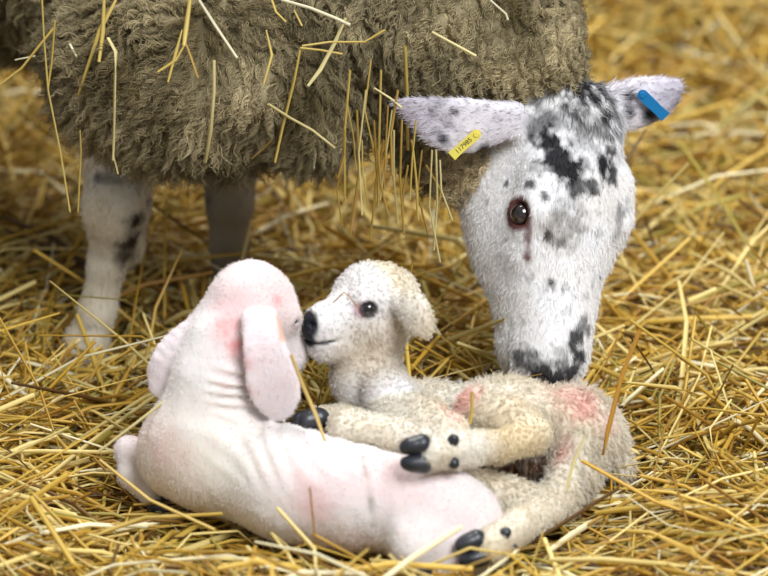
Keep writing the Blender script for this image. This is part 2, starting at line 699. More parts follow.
def ewe_colors(V):
    """fleece colour, coat colour and fleece mask at surface points"""
    dw = chunked(ewe_wool0, V); db = chunked(ewe_bare, V)
    head = chunked(ewe_head, V)
    legs = chunked(ewe_legs, V)
    woolm = np.clip((db - dw + 0.010) / 0.012, 0, 1)
    hloc = (V - HO) @ HR.T
    # --- fleece colour
    c_w = mix(srgb(107, 93, 62)[None], srgb(197, 181, 142)[None], 0.45 + 0.85 * fbm(V, 24, 3, 3))
    c_w = mix(c_w, srgb(80, 70, 52)[None], 0.9 * np.clip(fbm(V, 6, 2, 8) + 0.05, 0, 1))
    c_w = mix(c_w, srgb(206, 186, 148)[None], 0.75 * near(V, W(462, 178, -0.10), 0.045, 0.5))
    # --- coat colour (white with dark patches)
    white = mix(srgb(246, 246, 250)[None], srgb(230, 224, 218)[None], 0.5 + 0.5 * fbm(V, 30, 2, 4))
    col = white.copy()
    spots = [  # px, py, radius m, darkness
        (547, 140, .017, 1), (556, 158, .018, 1), (568, 172, .016, 1), (577, 186, .011, .9), (591, 183, .012, .9), (604, 165, .013, 1), (583, 168, .010, .6), (560, 118, .016, .55), (585, 112, .014, .5), (604, 128, .010, .75), (604, 112, .011, .85), (612, 140, .009, .85), (535, 96, .014, .75), (556, 84, .016, .85), (580, 84, .015, .85), (598, 96, .012, .8), (548, 122, .013, .8),
        (609, 150, .010, .9), (612, 176, .010, .95), (598, 130, .008, .7), (540, 128, .012, .8), (528, 122, .010, .7), (505, 122, .008, .6),
        (507, 184, .0035, .8), (529, 185, .0055, .85), (545, 196, .0045, .8), (566, 226, .018, .38), (572, 205, .014, .3), (547, 234, .0055, .95),
        (562, 243, .0045, .8), (551, 283, .0055, .85), (506, 239, .003, .7), (622, 212, .010, .55), (617, 232, .007, .4), (460, 262, .003, .7),
        (483, 303, .0045, .8), (456, 248, .0022, .7), (523, 322, .0035, .4), (600, 278, .0035, .5), (566, 287, .004, .35), (598, 235, .006, .3),
        (518, 356, .013, .85), (531, 364, .012, .8), (541, 373, .014, .95), (556, 376, .014, .95), (577, 342, .011, .95), (580, 356, .011, .95), (588, 330, .006, .7), (566, 362, .008, .7), (507, 372, .008, .7),
        (573, 370, .012, .95), (584, 322, .006, .7), (497, 362, .005, .9), (499, 375, .005, .9), (528, 380, .008, .8), (513, 378, .006, .5), (560, 352, .005, .4),
        (567, 310, .006, .25), (586, 297, .006, .25)]
    sp = hits_on(ewe_sdf, 'e1', [(a, b2) for a, b2, _, _ in spots])
    nz1 = fbm(V, 130, 2, 9)
    nz2 = fbm(V, 300, 1, 19)
    dark = np.zeros(len(V))
    for s, (_, _, r, k) in zip(sp, spots):
        dd = np.linalg.norm(V - s, axis=1) / r
        dark = np.maximum(dark, k * np.clip(1.8 * (1.15 - dd + 0.85 * nz1 + 0.35 * nz2), 0, 1))
    speck = np.clip(4.0 * (fbm(V, 95, 2, 160) - 0.42), 0, 1) * np.clip(0.5 + 2 * fbm(V, 14, 1, 161), 0, 1)
    dark = np.maximum(dark, 0.6 * speck)
    # grey mottled poll between the ears
    poll = near(V, hl(0.008, -0.015, -0.005), 0.050, 0.5)
    dark = np.maximum(dark, poll * np.clip(0.74 + 1.7 * nz1, 0.1, 1.0))
    col = mix(col, srgb(34, 32, 36)[None], dark)
    # brown-grey stain beside the eye
    stain = seg_near(V, *hits_on(ewe_sdf, 'e2', [(528, 226), (528, 258)]), 0.0038)
    col = mix(col, srgb(112, 72, 68)[None], 0.95 * stain * np.clip(0.85 + 1.0 * nz1, 0, 1))
    warm = near(V, hits_on(ewe_sdf, 'e3', [(566, 228)])[0], 0.022, 0.5)
    col = mix(col, srgb(120, 108, 92)[None], 0.5 * warm * np.clip(0.6 + nz1, 0, 1))
    # lid rims
    for e in EYE_S:
        rim = near(V, e, 0.0172, 0.12)
        col = mix(col, srgb(92, 54, 50)[None], rim)
    # muzzle end dark
    mz = np.clip((hloc[:, 0] - 0.272) / 0.012, 0, 1) * (head < 0.01)
    col = mix(col, srgb(46, 42, 46)[None], mz)
    # ears
    e1 = flat_chain(V, E1, 0.12); e2 = flat_chain(V, E2, 0.12)
    em = np.clip((0.006 - np.minimum(e1, e2)) / 0.004, 0, 1) * np.clip((head - 0.001) / 0.014, 0, 1)
    mott = np.clip(1.7 * fbm(V, 85, 3, 40) - 0.15, 0, 1)
    tipw1 = np.clip((W(470, 110, -0.12)[0] - V[:, 0]) / 0.06, 0, 1)
    tipw2 = np.clip((V[:, 0] - W(640, 100, -0.05)[0]) / 0.03, 0, 1)
    ec = mix(srgb(226, 220, 226)[None], srgb(168, 160, 176)[None], np.maximum(tipw1, tipw2) * 0.6)
    ec = mix(ec, srgb(44, 42, 52)[None], mott * (0.35 + 0.65 * np.maximum(tipw1, tipw2)))
    espots = hits_on(ewe_sdf, 'e4', [(484, 149), (455, 112), (444, 140), (628, 97), (627, 108), (652, 117), (648, 112), (629, 116)])
    for p, r in zip(espots, (.008, .004, .006, .0055, .006, .009, .008, .005)):
        ec = mix(ec, srgb(26, 26, 32)[None], np.clip(1.3 - np.linalg.norm(V - p, axis=1) / r + 0.5 * nz1, 0, 1))
    col = mix(col, ec, em)
    # legs
    lm = legs < 0.004
    lc = mix(srgb(236, 230, 218)[None], srgb(206, 192, 166)[None], 0.5 + 0.6 * fbm(V, 25, 2, 44))
    far = (V[:, 1] > 0.12) & (V[:, 0] > -0.3)  # far foreleg darker: its own grey-brown plus some painted-in shade
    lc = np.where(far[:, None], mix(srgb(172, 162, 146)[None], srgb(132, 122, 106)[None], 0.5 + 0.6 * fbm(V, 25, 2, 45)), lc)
    lsp = np.clip(2.2 * fbm(V, 60, 2, 50) - 0.75, 0, 1)
    lc = mix(lc, srgb(60, 58, 62)[None], 0.8 * lsp)
    kp = hits_on(ewe_sdf, 'e5', [(136, 222), (131, 240), (126, 256), (124, 172), (110, 178), (138, 178), (121, 246)])
    for p, r, k in zip(kp, (.013, .017, .015, .012, .006, .010, .012), (1, 1, .9, .5, .5, .5, .6)):
        lc = mix(lc, srgb(58, 44, 32)[None], k * np.clip(1.3 - np.linalg.norm(V - p, axis=1) / r + 0.6 * nz1, 0, 1))
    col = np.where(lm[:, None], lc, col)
    return col, c_w, woolm


def build_ewe():
    base = np.array([-0.25, 0.2, 0.0])
    root = empty('ewe', base)
    tag(root, 'mottled-faced adult ewe with shaggy grey-brown fleece bending her head down to the lambs', 'sheep')
    V, Q = surface(ewe_sdf, (-1.06, -0.32, -0.03), (0.34, 0.88, 0.72), 0.004)
    N = normals(V, Q)
    col, c_w, woolm = ewe_colors(V)
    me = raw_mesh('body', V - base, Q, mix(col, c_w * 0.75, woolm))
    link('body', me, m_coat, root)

    # ---- fleece strands
    vis = np.where((V[:, 1] < 0.30) & (V[:, 2] < 0.56) & (N[:, 1] < 0.55), 1.0, 0.12) * (woolm > 0.4)
    n = int(125000 * HAIR)
    P, NN, t, bc = sample(V, Q, N, n, vis)
    cc = np.einsum('ij,ijk->ik', bc, c_w[t])
    flow = np.stack([fbm(P, 9, 2, s) for s in (61, 62, 63)], 1)
    D = NN * 0.48 + np.array([-0.15, -0.05, -0.55]) + 1.15 * flow
    D = D - np.minimum(0, np.einsum('ij,ij->i', D, NN) - 0.15)[:, None] * NN
    D /= np.linalg.norm(D, axis=1)[:, None]
    neckw = np.clip((P[:, 0] + 0.01) / 0.05, 0, 1)
    L = (0.022 - 0.009 * neckw) * (0.6 + 0.7 * rng.random(n))
    tips = cc * (0.75 + 0.75 * rng.random(n) ** 1.5)[:, None]
    hair('fleece', root, base, m_wool, P, D, L, tips, npts=9, rad=0.00036, cell=0.0095, clump=0.84, curl=0.0026, curls=1.8)['kind'] = 'stuff'

    # ---- short coat on face, ears and legs
    wt = (woolm < 0.5) * np.where(V[:, 1] > 0.12, 0.3, 1.0)
    for e in EYE_S:
        wt = wt * (np.linalg.norm(V - e, axis=1) > 0.0168)
    n = int(110000 * HAIR)
    P, NN, t, bc = sample(V, Q, N, n, wt)
    cc = ewe_colors(P)[0]
    hd = chunked(ewe_head, P)
    eset = (np.minimum(flat_chain(P, E1, 0.12), flat_chain(P, E2, 0.12)) < 0.004)
    dirn = np.where((hd < 0.03)[:, None], HR[0] * 0.9, np.array([0, 0, -1.0]))
    dirn = np.where((eset & (hd > 0.006) & (P[:, 0] < 0.15))[:, None], np.array([-1, 0, 0.1]), dirn)
    dirn = np.where((eset & (hd > 0.006) & (P[:, 0] >= 0.15))[:, None], np.array([1, 0, 0.3]), dirn)
    fl = np.stack([fbm(P, 35, 2, s) for s in (71, 72, 73)], 1)
    D = dirn + NN * 0.22 + 0.30 * fl + 0.12 * rng.normal(size=(n, 3))
    D = D - np.minimum(0, np.einsum('ij,ij->i', D, NN) - 0.06)[:, None] * NN
    D /= np.linalg.norm(D, axis=1)[:, None]
    pl = np.linalg.norm(P - hl(0.0, -0.02, 0), axis=1)
    L = np.where(pl < 0.05, 0.0095, 0.0042) * (0.6 + 0.8 * rng.random(n))
    hair('coat_hair', root, base, m_hair, P, D, L, cc * (0.85 + 0.3 * rng.random(n))[:, None], npts=4, rad=0.00016, cell=0.0028, clump=0.45, curl=0.0003, tones=0.14)['kind'] = 'stuff'

    # ---- eyes
    for e, s in zip(EYE_S, (-1, 1)):
        ax = nz(s * HR[2] + 0.25 * HR[1] + 0.05 * HR[0])
        fx = HR[0] - (HR[0] @ ax) * ax

        def ec_(th, u, v):
            if th < 0.42: return srgb(12, 10, 12)
            if th < 0.85: return srgb(42, 26, 20)
            return srgb(26, 18, 16)
        me = sphere_mesh('eye', e - ax * 0.0036, 0.0112, ax, ec_, base)
        tag(link('eye', me, m_eye, root), 'dark brown glossy eye')

    # ---- ear tags
    def ear_tag(a, c, width, mat, label, text=None):
        mid = (a + c) / 2
        nrm = nz(nz(CAM - mid) + np.array([0, 0, -0.15]))
        u = nz((c - a) - ((c - a) @ nrm) * nrm)
        v = np.cross(nrm, u)
        Ln = np.linalg.norm(c - a)
        o0 = mid
        hw = width / 2; th = 0.0011
        out = []
        for k in range(9):
            an = -math.pi / 2 + math.pi * k / 8
            out.append((Ln / 2 - hw * 1.1 + hw * 1.1 * math.cos(an), hw * 1.1 * math.sin(an)))
        out += [(Ln / 2 - hw * 1.6, hw), (-Ln / 2 + 0.006, hw), (-Ln / 2, hw * 1.15), (-Ln / 2 - 0.002, hw * 1.1), (-Ln / 2 - 0.002, -hw * 1.1), (-Ln / 2, -hw * 1.15), (-Ln / 2 + 0.006, -hw), (Ln / 2 - hw * 1.6, -hw)]
        import bmesh
        bm = bmesh.new()
        M = Matrix(((u[0], v[0], nrm[0], o0[0] - base[0]), (u[1], v[1], nrm[1], o0[1] - base[1]), (u[2], v[2], nrm[2], o0[2] - base[2]), (0, 0, 0, 1)))
        lo_ = [bm.verts.new((x, y, -th)) for x, y in out]
        hi_ = [bm.verts.new((x, y, th)) for x, y in out]
        bm.faces.new(hi_); bm.faces.new(lo_[::-1])
        for i in range(len(out)):
            j = (i + 1) % len(out)
            bm.faces.new((lo_[i], lo_[j], hi_[j], hi_[i]))
        bmesh.ops.bevel(bm, geom=[e for e in bm.edges if abs(e.verts[0].co.z - e.verts[1].co.z) < 1e-6], offset=0.0004, segments=2, affect='EDGES')
        bm.transform(M)
        me = bpy.data.meshes.new('ear_tag'); bm.to_mesh(me); bm.free()
        tg = link('ear_tag', me, mat, root)
        tag(tg, label)
        # rivet
        bm = bmesh.new()
        bmesh.ops.create_cone(bm, cap_ends=True, segments=16, radius1=hw * 0.7, radius2=hw * 0.55, depth=0.0012)
        bm.transform(M @ Matrix.Translation((Ln / 2 - hw * 1.1, 0, th + 0.0005)))
        me = bpy.data.meshes.new('rivet'); bm.to_mesh(me); bm.free()
        link('rivet', me, mat, tg)
        if text:
            cu = bpy.data.curves.new('tag_print', 'FONT')
            cu.body = text
            cu.size = 0.0064; cu.align_x = 'CENTER'; cu.align_y = 'CENTER'; cu.extrude = 0.00005
            to = bpy.data.objects.new('tmp_text', cu)
            COL.objects.link(to)
            dg = bpy.context.evaluated_depsgraph_get()
            me = bpy.data.meshes.new_from_object(to.evaluated_get(dg))
            bpy.data.objects.remove(to)
            me.transform(M @ Matrix.Translation((-0.0035, 0, th + 0.0002)))
            me.name = 'tag_print'
            link('tag_print', me, m_ink, tg)
    ear_tag(W(453, 155, -0.141), W(480, 131, -0.137), 0.0085, m_yel, 'narrow yellow plastic ear tag with small black number', '117985')
    ear_tag(W(664, 115, -0.060), W(639, 92, -0.060), 0.0095, m_blue, 'bright blue plastic ear tag')

    # ---- hooves
    for (pt, r), f in ((FL[-1], nz([-0.2, -0.9, 0])), (FR[-1], nz([0.1, -1, 0])), (HLEG[0][-1], nz([0.5, -0.7, 0])), (HLEG[1][-1], nz([0.5, -0.7, 0]))):
        hoof(root, base, pt + np.array([0, 0, -0.012]), nz(f * 0.55 + np.array([0, 0, -0.8])), nz(np.cross(f, [0, 0, 1])), 0.038, 0.013)
    return root


def claw_sdf(P, a, L, S, size, w, side):
    q = np.stack([(P - a) @ L, (P - a) @ np.cross(L, S), (P - a) @ S], 1)
    c = np.array([0, 0, side * w * 0.92])
    d = cone(q, c, c + [size * 0.75, 0, -side * w * 0.25], w * 1.05, w * 0.55)
    d = smin(d, ell(q, c + [size * 0.35, w * 0.15, 0], (size * 0.6, w * 1.1, w * 0.85)), w * 0.4)
    return d


def hoof(root, base, a, L, S, size, w, label=None):
    """cloven hoof: two claws, each a part"""
    L = nz(L); S = nz(S - (S @ L) * L)
    for side in (-1, 1):
        fn = lambda P: claw_sdf(P, a, L, S, size, w, side)
        r = size * 1.4 + 2.5 * w
        V, Q = surface(fn, a - r, a + r, w / 6.0, 4)
        n1 = fbm(V, 120, 2, 5)
        c = mix(srgb(26, 28, 34)[None], srgb(62, 64, 70)[None], 0.4 + 0.6 * n1)
        tag(link('hoof', raw_mesh('hoof', V - base, Q, c), m_hoof, root), label)


# ------------------------------------------------------------------ lambs
def lamb_head_sdf(P, O, R, s, e=(0.038, 0.006, 0.0335), es=1.0, jw=0.0):
    return bounded(lambda q: lamb_head0(q, O, R, s, e, es, jw), P, O + s * 0.03 * R[0], 0.095 * s)


def lamb_head0(P, O, R, s, e, es, jw):
    e = np.array(e)
    q = ((P - O) @ R.T) / s
    qa = q.copy(); qa[:, 2] = np.abs(qa[:, 2])
    d = ell(q, (0.004, 0, 0), (0.044, 0.042, 0.040))
    d = smin(d, cone(q, (0.02, -0.004, 0), (0.072, -0.014, 0), 0.036, 0.0245), 0.02)
    d = smin(d, ell(q, (0.079, -0.016, 0), (0.0215, 0.019, 0.0205)), 0.012)
    d = smin(d, cone(qa, (0.008, -0.030, 0.010), (0.076, -0.035, 0.003), 0.026, 0.0155), 0.015)
    if jw:
        d = smin(d, cone(q, (0.030, -0.042, 0), (0.080, -0.042, 0), 0.027, 0.0175), 0.012)
        d = smin(d, ell(q, (0.080, -0.017, 0), (0.022, 0.022, 0.023)), 0.010)
    d = smin(d, ell(qa, (0.020, -0.022, 0.022), (0.028, 0.020, 0.016)), 0.012)
    d = smin(d, ell(qa, (0.030, 0.016, 0.026), (0.018, 0.011, 0.012)), 0.012)
    d = smax(d, -(np.linalg.norm(qa - e, axis=1) - 0.0085 * es), 0.003)
    v = qa - e
    ax = nz([0.3, 0.2, 1.0])
    hgt = v @ ax
    inpl = v - hgt[:, None] * ax
    tor = np.sqrt((np.linalg.norm(inpl, axis=1) - 0.0088 * es) ** 2 + hgt ** 2) - 0.0019
    d = smin(d, tor, 0.003)
    # nostrils and mouth line
    d = smax(d, -cone(qa, (0.101, -0.006, 0.006), (0.094, -0.010, 0.0125), 0.0026, 0.0032), 0.002)
    m = np.maximum(np.abs(q[:, 1] + 0.0285 + 0.10 * (q[:, 0] - 0.09)) - 0.0007, 0.066 - q[:, 0])
    d = smax(d, -m, 0.004)
    return d * s


# --- lamb one: smooth pink-white, back to the camera, head raised beside the other lamb's nose
A_O = W(249, 299, -0.275)
A_R = frame([0.58, 0.28, -0.74], np.array([0.3, 0.1, 1.0]))
A_E = (0.037, 0.016, 0.0325)
if A_R[2][1] > 0: A_R[2] = -A_R[2]       # S towards the camera
A_S = 0.88
A_EYE = [A_O + A_S * (A_R.T @ np.array([A_E[0], A_E[1], s * A_E[2]])) for s in (-1, 1)]
A_E1 = [(W(259, 316, -0.325), 0.016, 0.009, nz([1, 0.3, 0.1])), (W(264, 345, -0.345), 0.019, 0.006, nz([1, 0.15, 0.05])),
        (W(271, 375, -0.352), 0.0235, 0.005, nz([1, 0.1, 0.05])), (W(277, 400, -0.352), 0.021, 0.0045, nz([1, 0.1, 0.0])), (W(281, 414, -0.350), 0.011, 0.004, nz([1, 0.1, 0.0]))]
A_E2 = [(W(212, 308, -0.280), 0.015, 0.009, nz([1, -0.2, 0.5])), (W(192, 332, -0.298), 0.020, 0.006, nz([1, -0.2, 0.5])),
        (W(175, 358, -0.306), 0.0215, 0.005, nz([1, -0.2, 0.5])), (W(162, 380, -0.306), 0.017, 0.0045, nz([1, -0.2, 0.6])), (W(155, 391, -0.305), 0.008, 0.004, nz([1, -0.2, 0.6]))]
A_NECK = [(W(244, 312, -0.28), 0.034), (W(228, 348, -0.30), 0.036), (W(215, 385, -0.315), 0.038), (W(206, 425, -0.325), 0.045)]


def lambA(P):
    d = ell(P, W(204, 452, -0.325), (0.054, 0.050, 0.046))
    d = smin(d, ell(P, W(172, 453, -0.315), (0.031, 0.038, 0.036)), 0.015)
    d = smin(d, chain(P, [(W(222, 460, -0.33), 0.047), (W(290, 485, -0.375), 0.0485), (W(355, 498, -0.40), 0.047)], 0.012), 0.02)
    # haunch, separate mass with a crease in front of it
    hq = ell(P, W(422, 511, -0.420), (0.066, 0.047, 0.044), frame([0.95, -0.25, -0.2], [0, 0, 1]))
    hq = smin(hq, ell(P, W(460, 524, -0.425), (0.036, 0.036, 0.033)), 0.015)
    d = smin(d, hq, 0.016)
    nk = chain(P, A_NECK, 0.015)
    d = smin(d, nk, 0.025)
    hd = lamb_head_sdf(P, A_O, A_R, A_S, A_E, 0.6)
    d = smin(d, hd, 0.010)
    # skin folds at the base of the neck
    fc = W(248, 392, -0.36)
    r = np.linalg.norm((P - fc) / np.array([0.035, 0.04, 0.026]), axis=1)
    mk = np.clip(1.3 - r, 0, 1)
    d = d - 0.0035 * mk * np.sin((P[:, 2] * 1.0 + 0.25 * P[:, 0] + 0.004 * vnoise(P * 40, 3)) * 2 * math.pi / 0.0105)
    f2 = W(300, 445, -0.37)
    mk2 = np.clip(1.3 - np.linalg.norm((P - f2) / np.array([0.075, 0.06, 0.03]), axis=1), 0, 1)
    d = d - 0.0016 * mk2 * np.sin((P[:, 0] * 0.9 + P[:, 2] * 0.9 + 0.010 * vnoise(P * 25, 4)) * 2 * math.pi / 0.019)
    d = smin(d, flat_chain(P, A_E1, -0.15), 0.010)
    d = smin(d, flat_chain(P, A_E2, 0.15), 0.005)
    # folded foreleg beyond the chest
    d = smin(d, chain(P, [(W(165, 462, -0.30), 0.022), (W(129, 450, -0.285), 0.0125), (W(131, 475, -0.30), 0.0110), (W(150, 496, -0.31), 0.010)], 0.006), 0.006)
    # hind leg folded under the haunch, tail
    d = smin(d, chain(P, [(W(420, 545, -0.46), 0.026), (W(470, 552, -0.455), 0.019), (W(430, 566, -0.47), 0.013)], 0.008), 0.012)
    return d - 0.0010 * fbm(P, 45, 2, 77) - 0.0004 * fbm(P, 190, 1, 78)


# --- lamb two: damp curly cream wool, head turned left
B_O = W(384, 299, -0.235)
B_R = frame(nz([-0.86, -0.47, -0.02]), np.array([-0.05, 0.05, 1.0]))
if B_R[2][1] > 0: B_R[2] = -B_R[2]
B_S = 0.80
B_EYE = [B_O + B_S * (B_R.T @ np.array([0.038, 0.006, s * 0.0335])) for s in (-1, 1)]
B_E1 = [(W(396, 300, -0.262), 0.011, 0.009, nz([0.3, 0, 1])), (W(408, 308, -0.280), 0.0165, 0.007, nz([0.4, 0, 1])), (W(418, 320, -0.288), 0.0155, 0.006, nz([0.55, 0, 1])), (W(426, 332, -0.288), 0.008, 0.005, nz([0.7, 0, 1]))]
B_E2 = [(W(388, 290, -0.195), 0.012, 0.009, nz([0.3, 0, 1])), (W(398, 293, -0.17), 0.016, 0.007, nz([0.3, 0, 1])), (W(404, 300, -0.15), 0.010, 0.006, nz([0.3, 0, 1]))]
B_FOOT = W(434, 453, -0.440)
B_FOOT2 = W(490, 545, -0.475)
B_FOOT3 = W(322, 418, -0.30)


def lambB0(P):
    d = chain(P, [(W(388, 420, -0.245), 0.038), (W(430, 430, -0.235), 0.040), (W(500, 432, -0.235), 0.042), (W(565, 434, -0.255), 0.040)], 0.015)
    d = smin(d, ell(P, W(390, 402, -0.26), (0.024, 0.026, 0.028)), 0.012)          # shoulder
    d = smin(d, chain(P, [(W(378, 405, -0.25), 0.030), (W(365, 376, -0.25), 0.030), (W(370, 335, -0.24), 0.031)], 0.012), 0.014)
    d = smin(d, lamb_head_sdf(P, B_O, B_R, B_S, jw=1.0), 0.010)
    d = smin(d, flat_chain(P, B_E1, 0.2), 0.004)
    d = smin(d, flat_chain(P, B_E2, 0.2), 0.006)
    d = smin(d, ell(P, W(362, 276, -0.235), (0.012, 0.012, 0.008)), 0.010)         # tuft
    # near foreleg: shoulder, elbow, knee folded forward
    d = smin(d, chain(P, [(W(386, 392, -0.285), 0.022), (W(396, 404, -0.300), 0.022), (W(425, 420, -0.320), 0.019), (W(452, 432, -0.330), 0.016)], 0.008), 0.003)
    d = smin(d, chain(P, [(W(452, 438, -0.335), 0.0145), (W(395, 436, -0.335), 0.0145), (W(348, 427, -0.325), 0.0175)], 0.006), 0.004)
    d = smin(d, cone(P, W(350, 434, -0.320), W(400, 450, -0.30), 0.014, 0.011), 0.004)
    # other foreleg stretched forward
    d = smin(d, chain(P, [(W(375, 425, -0.24), 0.018), (W(345, 420, -0.27), 0.013), (B_FOOT3, 0.0105)], 0.008), 0.006)
    # near hind leg: thigh, hock at the right, foot pointing left
    d = smin(d, ell(P, W(515, 412, -0.275), (0.048, 0.030, 0.028), frame([1, -0.1, -0.15], [0, 0, 1])), 0.010)
    d = smin(d, ell(P, W(580, 425, -0.265), (0.033, 0.036, 0.033)), 0.015)
    d = smin(d, chain(P, [(W(482, 412, -0.29), 0.023), (W(512, 424, -0.315), 0.021), (W(532, 434, -0.33), 0.0165)], 0.008), 0.006)
    d = smin(d, chain(P, [(W(531, 438, -0.332), 0.0150), (W(500, 446, -0.355), 0.0130), (W(468, 449, -0.405), 0.0140), (B_FOOT, 0.0150)], 0.008), 0.003)
    d = smin(d, ell(P, W(453, 450, -0.425), (0.017, 0.015, 0.0175)), 0.006)
    # far hind leg coming round below
    d = smin(d, chain(P, [(W(588, 440, -0.28), 0.030), (W(575, 472, -0.30), 0.021), (W(556, 500, -0.335), 0.018)], 0.010), 0.010)
    d = smin(d, chain(P, [(W(462, 482, -0.345), 0.016), (W(505, 498, -0.35), 0.018), (W(545, 508, -0.355), 0.0165)], 0.008), 0.008)
    d = smin(d, chain(P, [(W(545, 510, -0.36), 0.0150), (W(518, 526, -0.42), 0.0135), (B_FOOT2, 0.0145)], 0.008), 0.004)
    # tail
    d = smin(d, cone(P, W(602, 428, -0.26), W(622, 470, -0.27), 0.018, 0.010), 0.012)
    return d


def lambB(P):
    d = lambB0(P)
    q = (P - B_O) @ B_R.T
    face = np.clip((q[:, 0] + 0.0) / 0.03, 0, 1) * (np.linalg.norm(q, axis=1) < 0.12)
    return d - (0.0022 * fbm(P, 60, 2, 91) + 0.0016 * np.abs(fbm(P, 130, 1, 92))) * (1 - 0.9 * face)


def simple_eye(th, u, v):
    if th < 0.55: return srgb(10, 10, 14)
    if th < 0.95: return srgb(26, 20, 24)
    return srgb(34, 24, 28)


def dewclaw(root, base, p, ax):
    me = sphere_mesh('dewclaw', p, 0.0055, ax, lambda t, u, v: srgb(34, 36, 42), base, 14, 10, 1.3)
    link('dewclaw', me, m_hoof, root)


def build_lambA():
    base = np.array([-0.06, -0.37, 0.0])
    root = empty('lamb', base)
    tag(root, 'smooth pinkish-white lamb lying with its back to the camera, long ears hanging', 'lamb')
    V, Q = surface(lambA, (-0.29, -0.53, -0.03), (0.17, -0.14, 0.30), 0.0028)
    N = normals(V, Q)
    w = srgb(233, 227, 225)[None]
    pk = srgb(228, 190, 188)[None]
    c = mix(w, pk, 0.10 + 0.65 * fbm(V, 16, 3, 101))
    c = mix(c, srgb(232, 222, 205)[None], 0.6 * near(V, W(190, 480, -0.38), 0.07, 0.6))
    red = np.zeros(len(V))
    n1 = fbm(V, 55, 3, 111)
    pk2 = march(lambA, [(228, 330), (236, 345), (222, 325), (245, 362), (232, 310), (278, 300), (262, 350), (160, 450), (280, 330)])
    for p, r, k in zip(pk2, (.02, .013, .012, .010, .03, .007, .02, .03, .006), (.5, .8, .5, .75, .16, .5, .2, .2, .9)):
        red = np.maximum(red, k * np.clip(1.2 - np.linalg.norm(V - p, axis=1) / r + 0.6 * n1, 0, 1))
    c = mix(c, srgb(218, 112, 112)[None], red)
    ers = np.minimum(flat_chain(V, A_E1, -0.15), flat_chain(V, A_E2, 0.15))
    c = mix(c, srgb(232, 220, 224)[None], 0.6 * np.clip((0.004 - ers) / 0.004, 0, 1))
    # pink creases round folds
    for a, b2, r in ((W(226, 390, -0.36), W(262, 398, -0.37), .007), (W(300, 452, -0.42), W(345, 470, -0.44), .012), (W(300, 480, -0.44), W(310, 505, -0.44), .016)):
        c = mix(c, srgb(228, 160, 158)[None], 0.4 * seg_near(V, a, b2, r, 0.6))
    # shade in the haunch crease, painted as a grey line
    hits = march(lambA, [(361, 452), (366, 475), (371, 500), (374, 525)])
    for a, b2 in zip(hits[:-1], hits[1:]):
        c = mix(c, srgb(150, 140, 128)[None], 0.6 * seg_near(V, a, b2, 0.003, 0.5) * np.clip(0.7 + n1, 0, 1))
    # orange-pink slit behind the cheek
    h2 = march(lambA, [(279, 318), (283, 338)])
    c = mix(c, srgb(228, 160, 120)[None], 0.75 * seg_near(V, h2[0], h2[1], 0.0035, 0.4))
    q = ((V - A_O) @ A_R.T) / A_S
    nose = np.clip((q[:, 0] - 0.090) / 0.006, 0, 1) * (np.abs(q[:, 1]) < 0.04) * (np.abs(q[:, 2]) < 0.03)
    c = mix(c, srgb(58, 54, 62)[None], nose * 0.9)
    gr = np.clip((q[:, 0] - 0.055) / 0.03, 0, 1) * (np.abs(q[:, 1]) < 0.05) * (np.abs(q[:, 2]) < 0.04) * np.clip(0.2 + 1.5 * n1, 0, 1)
    c = mix(c, srgb(150, 150, 162)[None], gr * 0.6)
    for e in A_EYE:
        c = mix(c, srgb(120, 105, 112)[None], 0.5 * near(V, e, 0.0070, 0.25))
    link('body', raw_mesh('body', V - base, Q, c), m_lamb, root)
    # downy fuzz
    wt = np.ones(len(V))
    for e in A_EYE: wt *= (np.linalg.norm(V - e, axis=1) > 0.010)
    n = int(110000 * HAIR)
    P, NN, t, bc = sample(V, Q, N, n, wt)
    cc = np.einsum('ij,ijk->ik', bc, c[t])
    fl = np.stack([fbm(P, 40, 2, s) for s in (121, 122, 123)], 1)
    D = NN * 0.5 + np.array([0.4, -0.1, -0.5]) + 0.6 * fl + 0.35 * rng.normal(size=(n, 3))
    D = D - np.minimum(0, np.einsum('ij,ij->i', D, NN) - 0.2)[:, None] * NN
    D /= np.linalg.norm(D, axis=1)[:, None]
    L = 0.0021 * (0.5 + 0.8 * rng.random(n))
    hair('down', root, base, m_lwool, P, D, L, mix(cc, srgb(236, 230, 226)[None], 0.3), npts=3, rad=0.00009, cell=0.0022, clump=0.35, curl=0.0002, tones=0.08)['kind'] = 'stuff'
    for e, s in zip(A_EYE, (-1, 1)):
        ax = nz(s * A_R[2] + 0.2 * A_R[1] + 0.3 * A_R[0])
        tag(link('eye', sphere_mesh('eye', e - ax * 0.0020, 0.0052 * A_S, ax, simple_eye, base), m_eye, root), 'dark half-closed eye')
    hoof(root, base, W(158, 505, -0.312), nz([0.8, -0.3, -0.4]), nz([0, 1, 0.1]), 0.018, 0.0075)
    hoof(root, base, W(425, 567, -0.472), nz([-0.9, -0.2, -0.3]), nz([0, 1, 0.1]), 0.018, 0.0075)
    return root


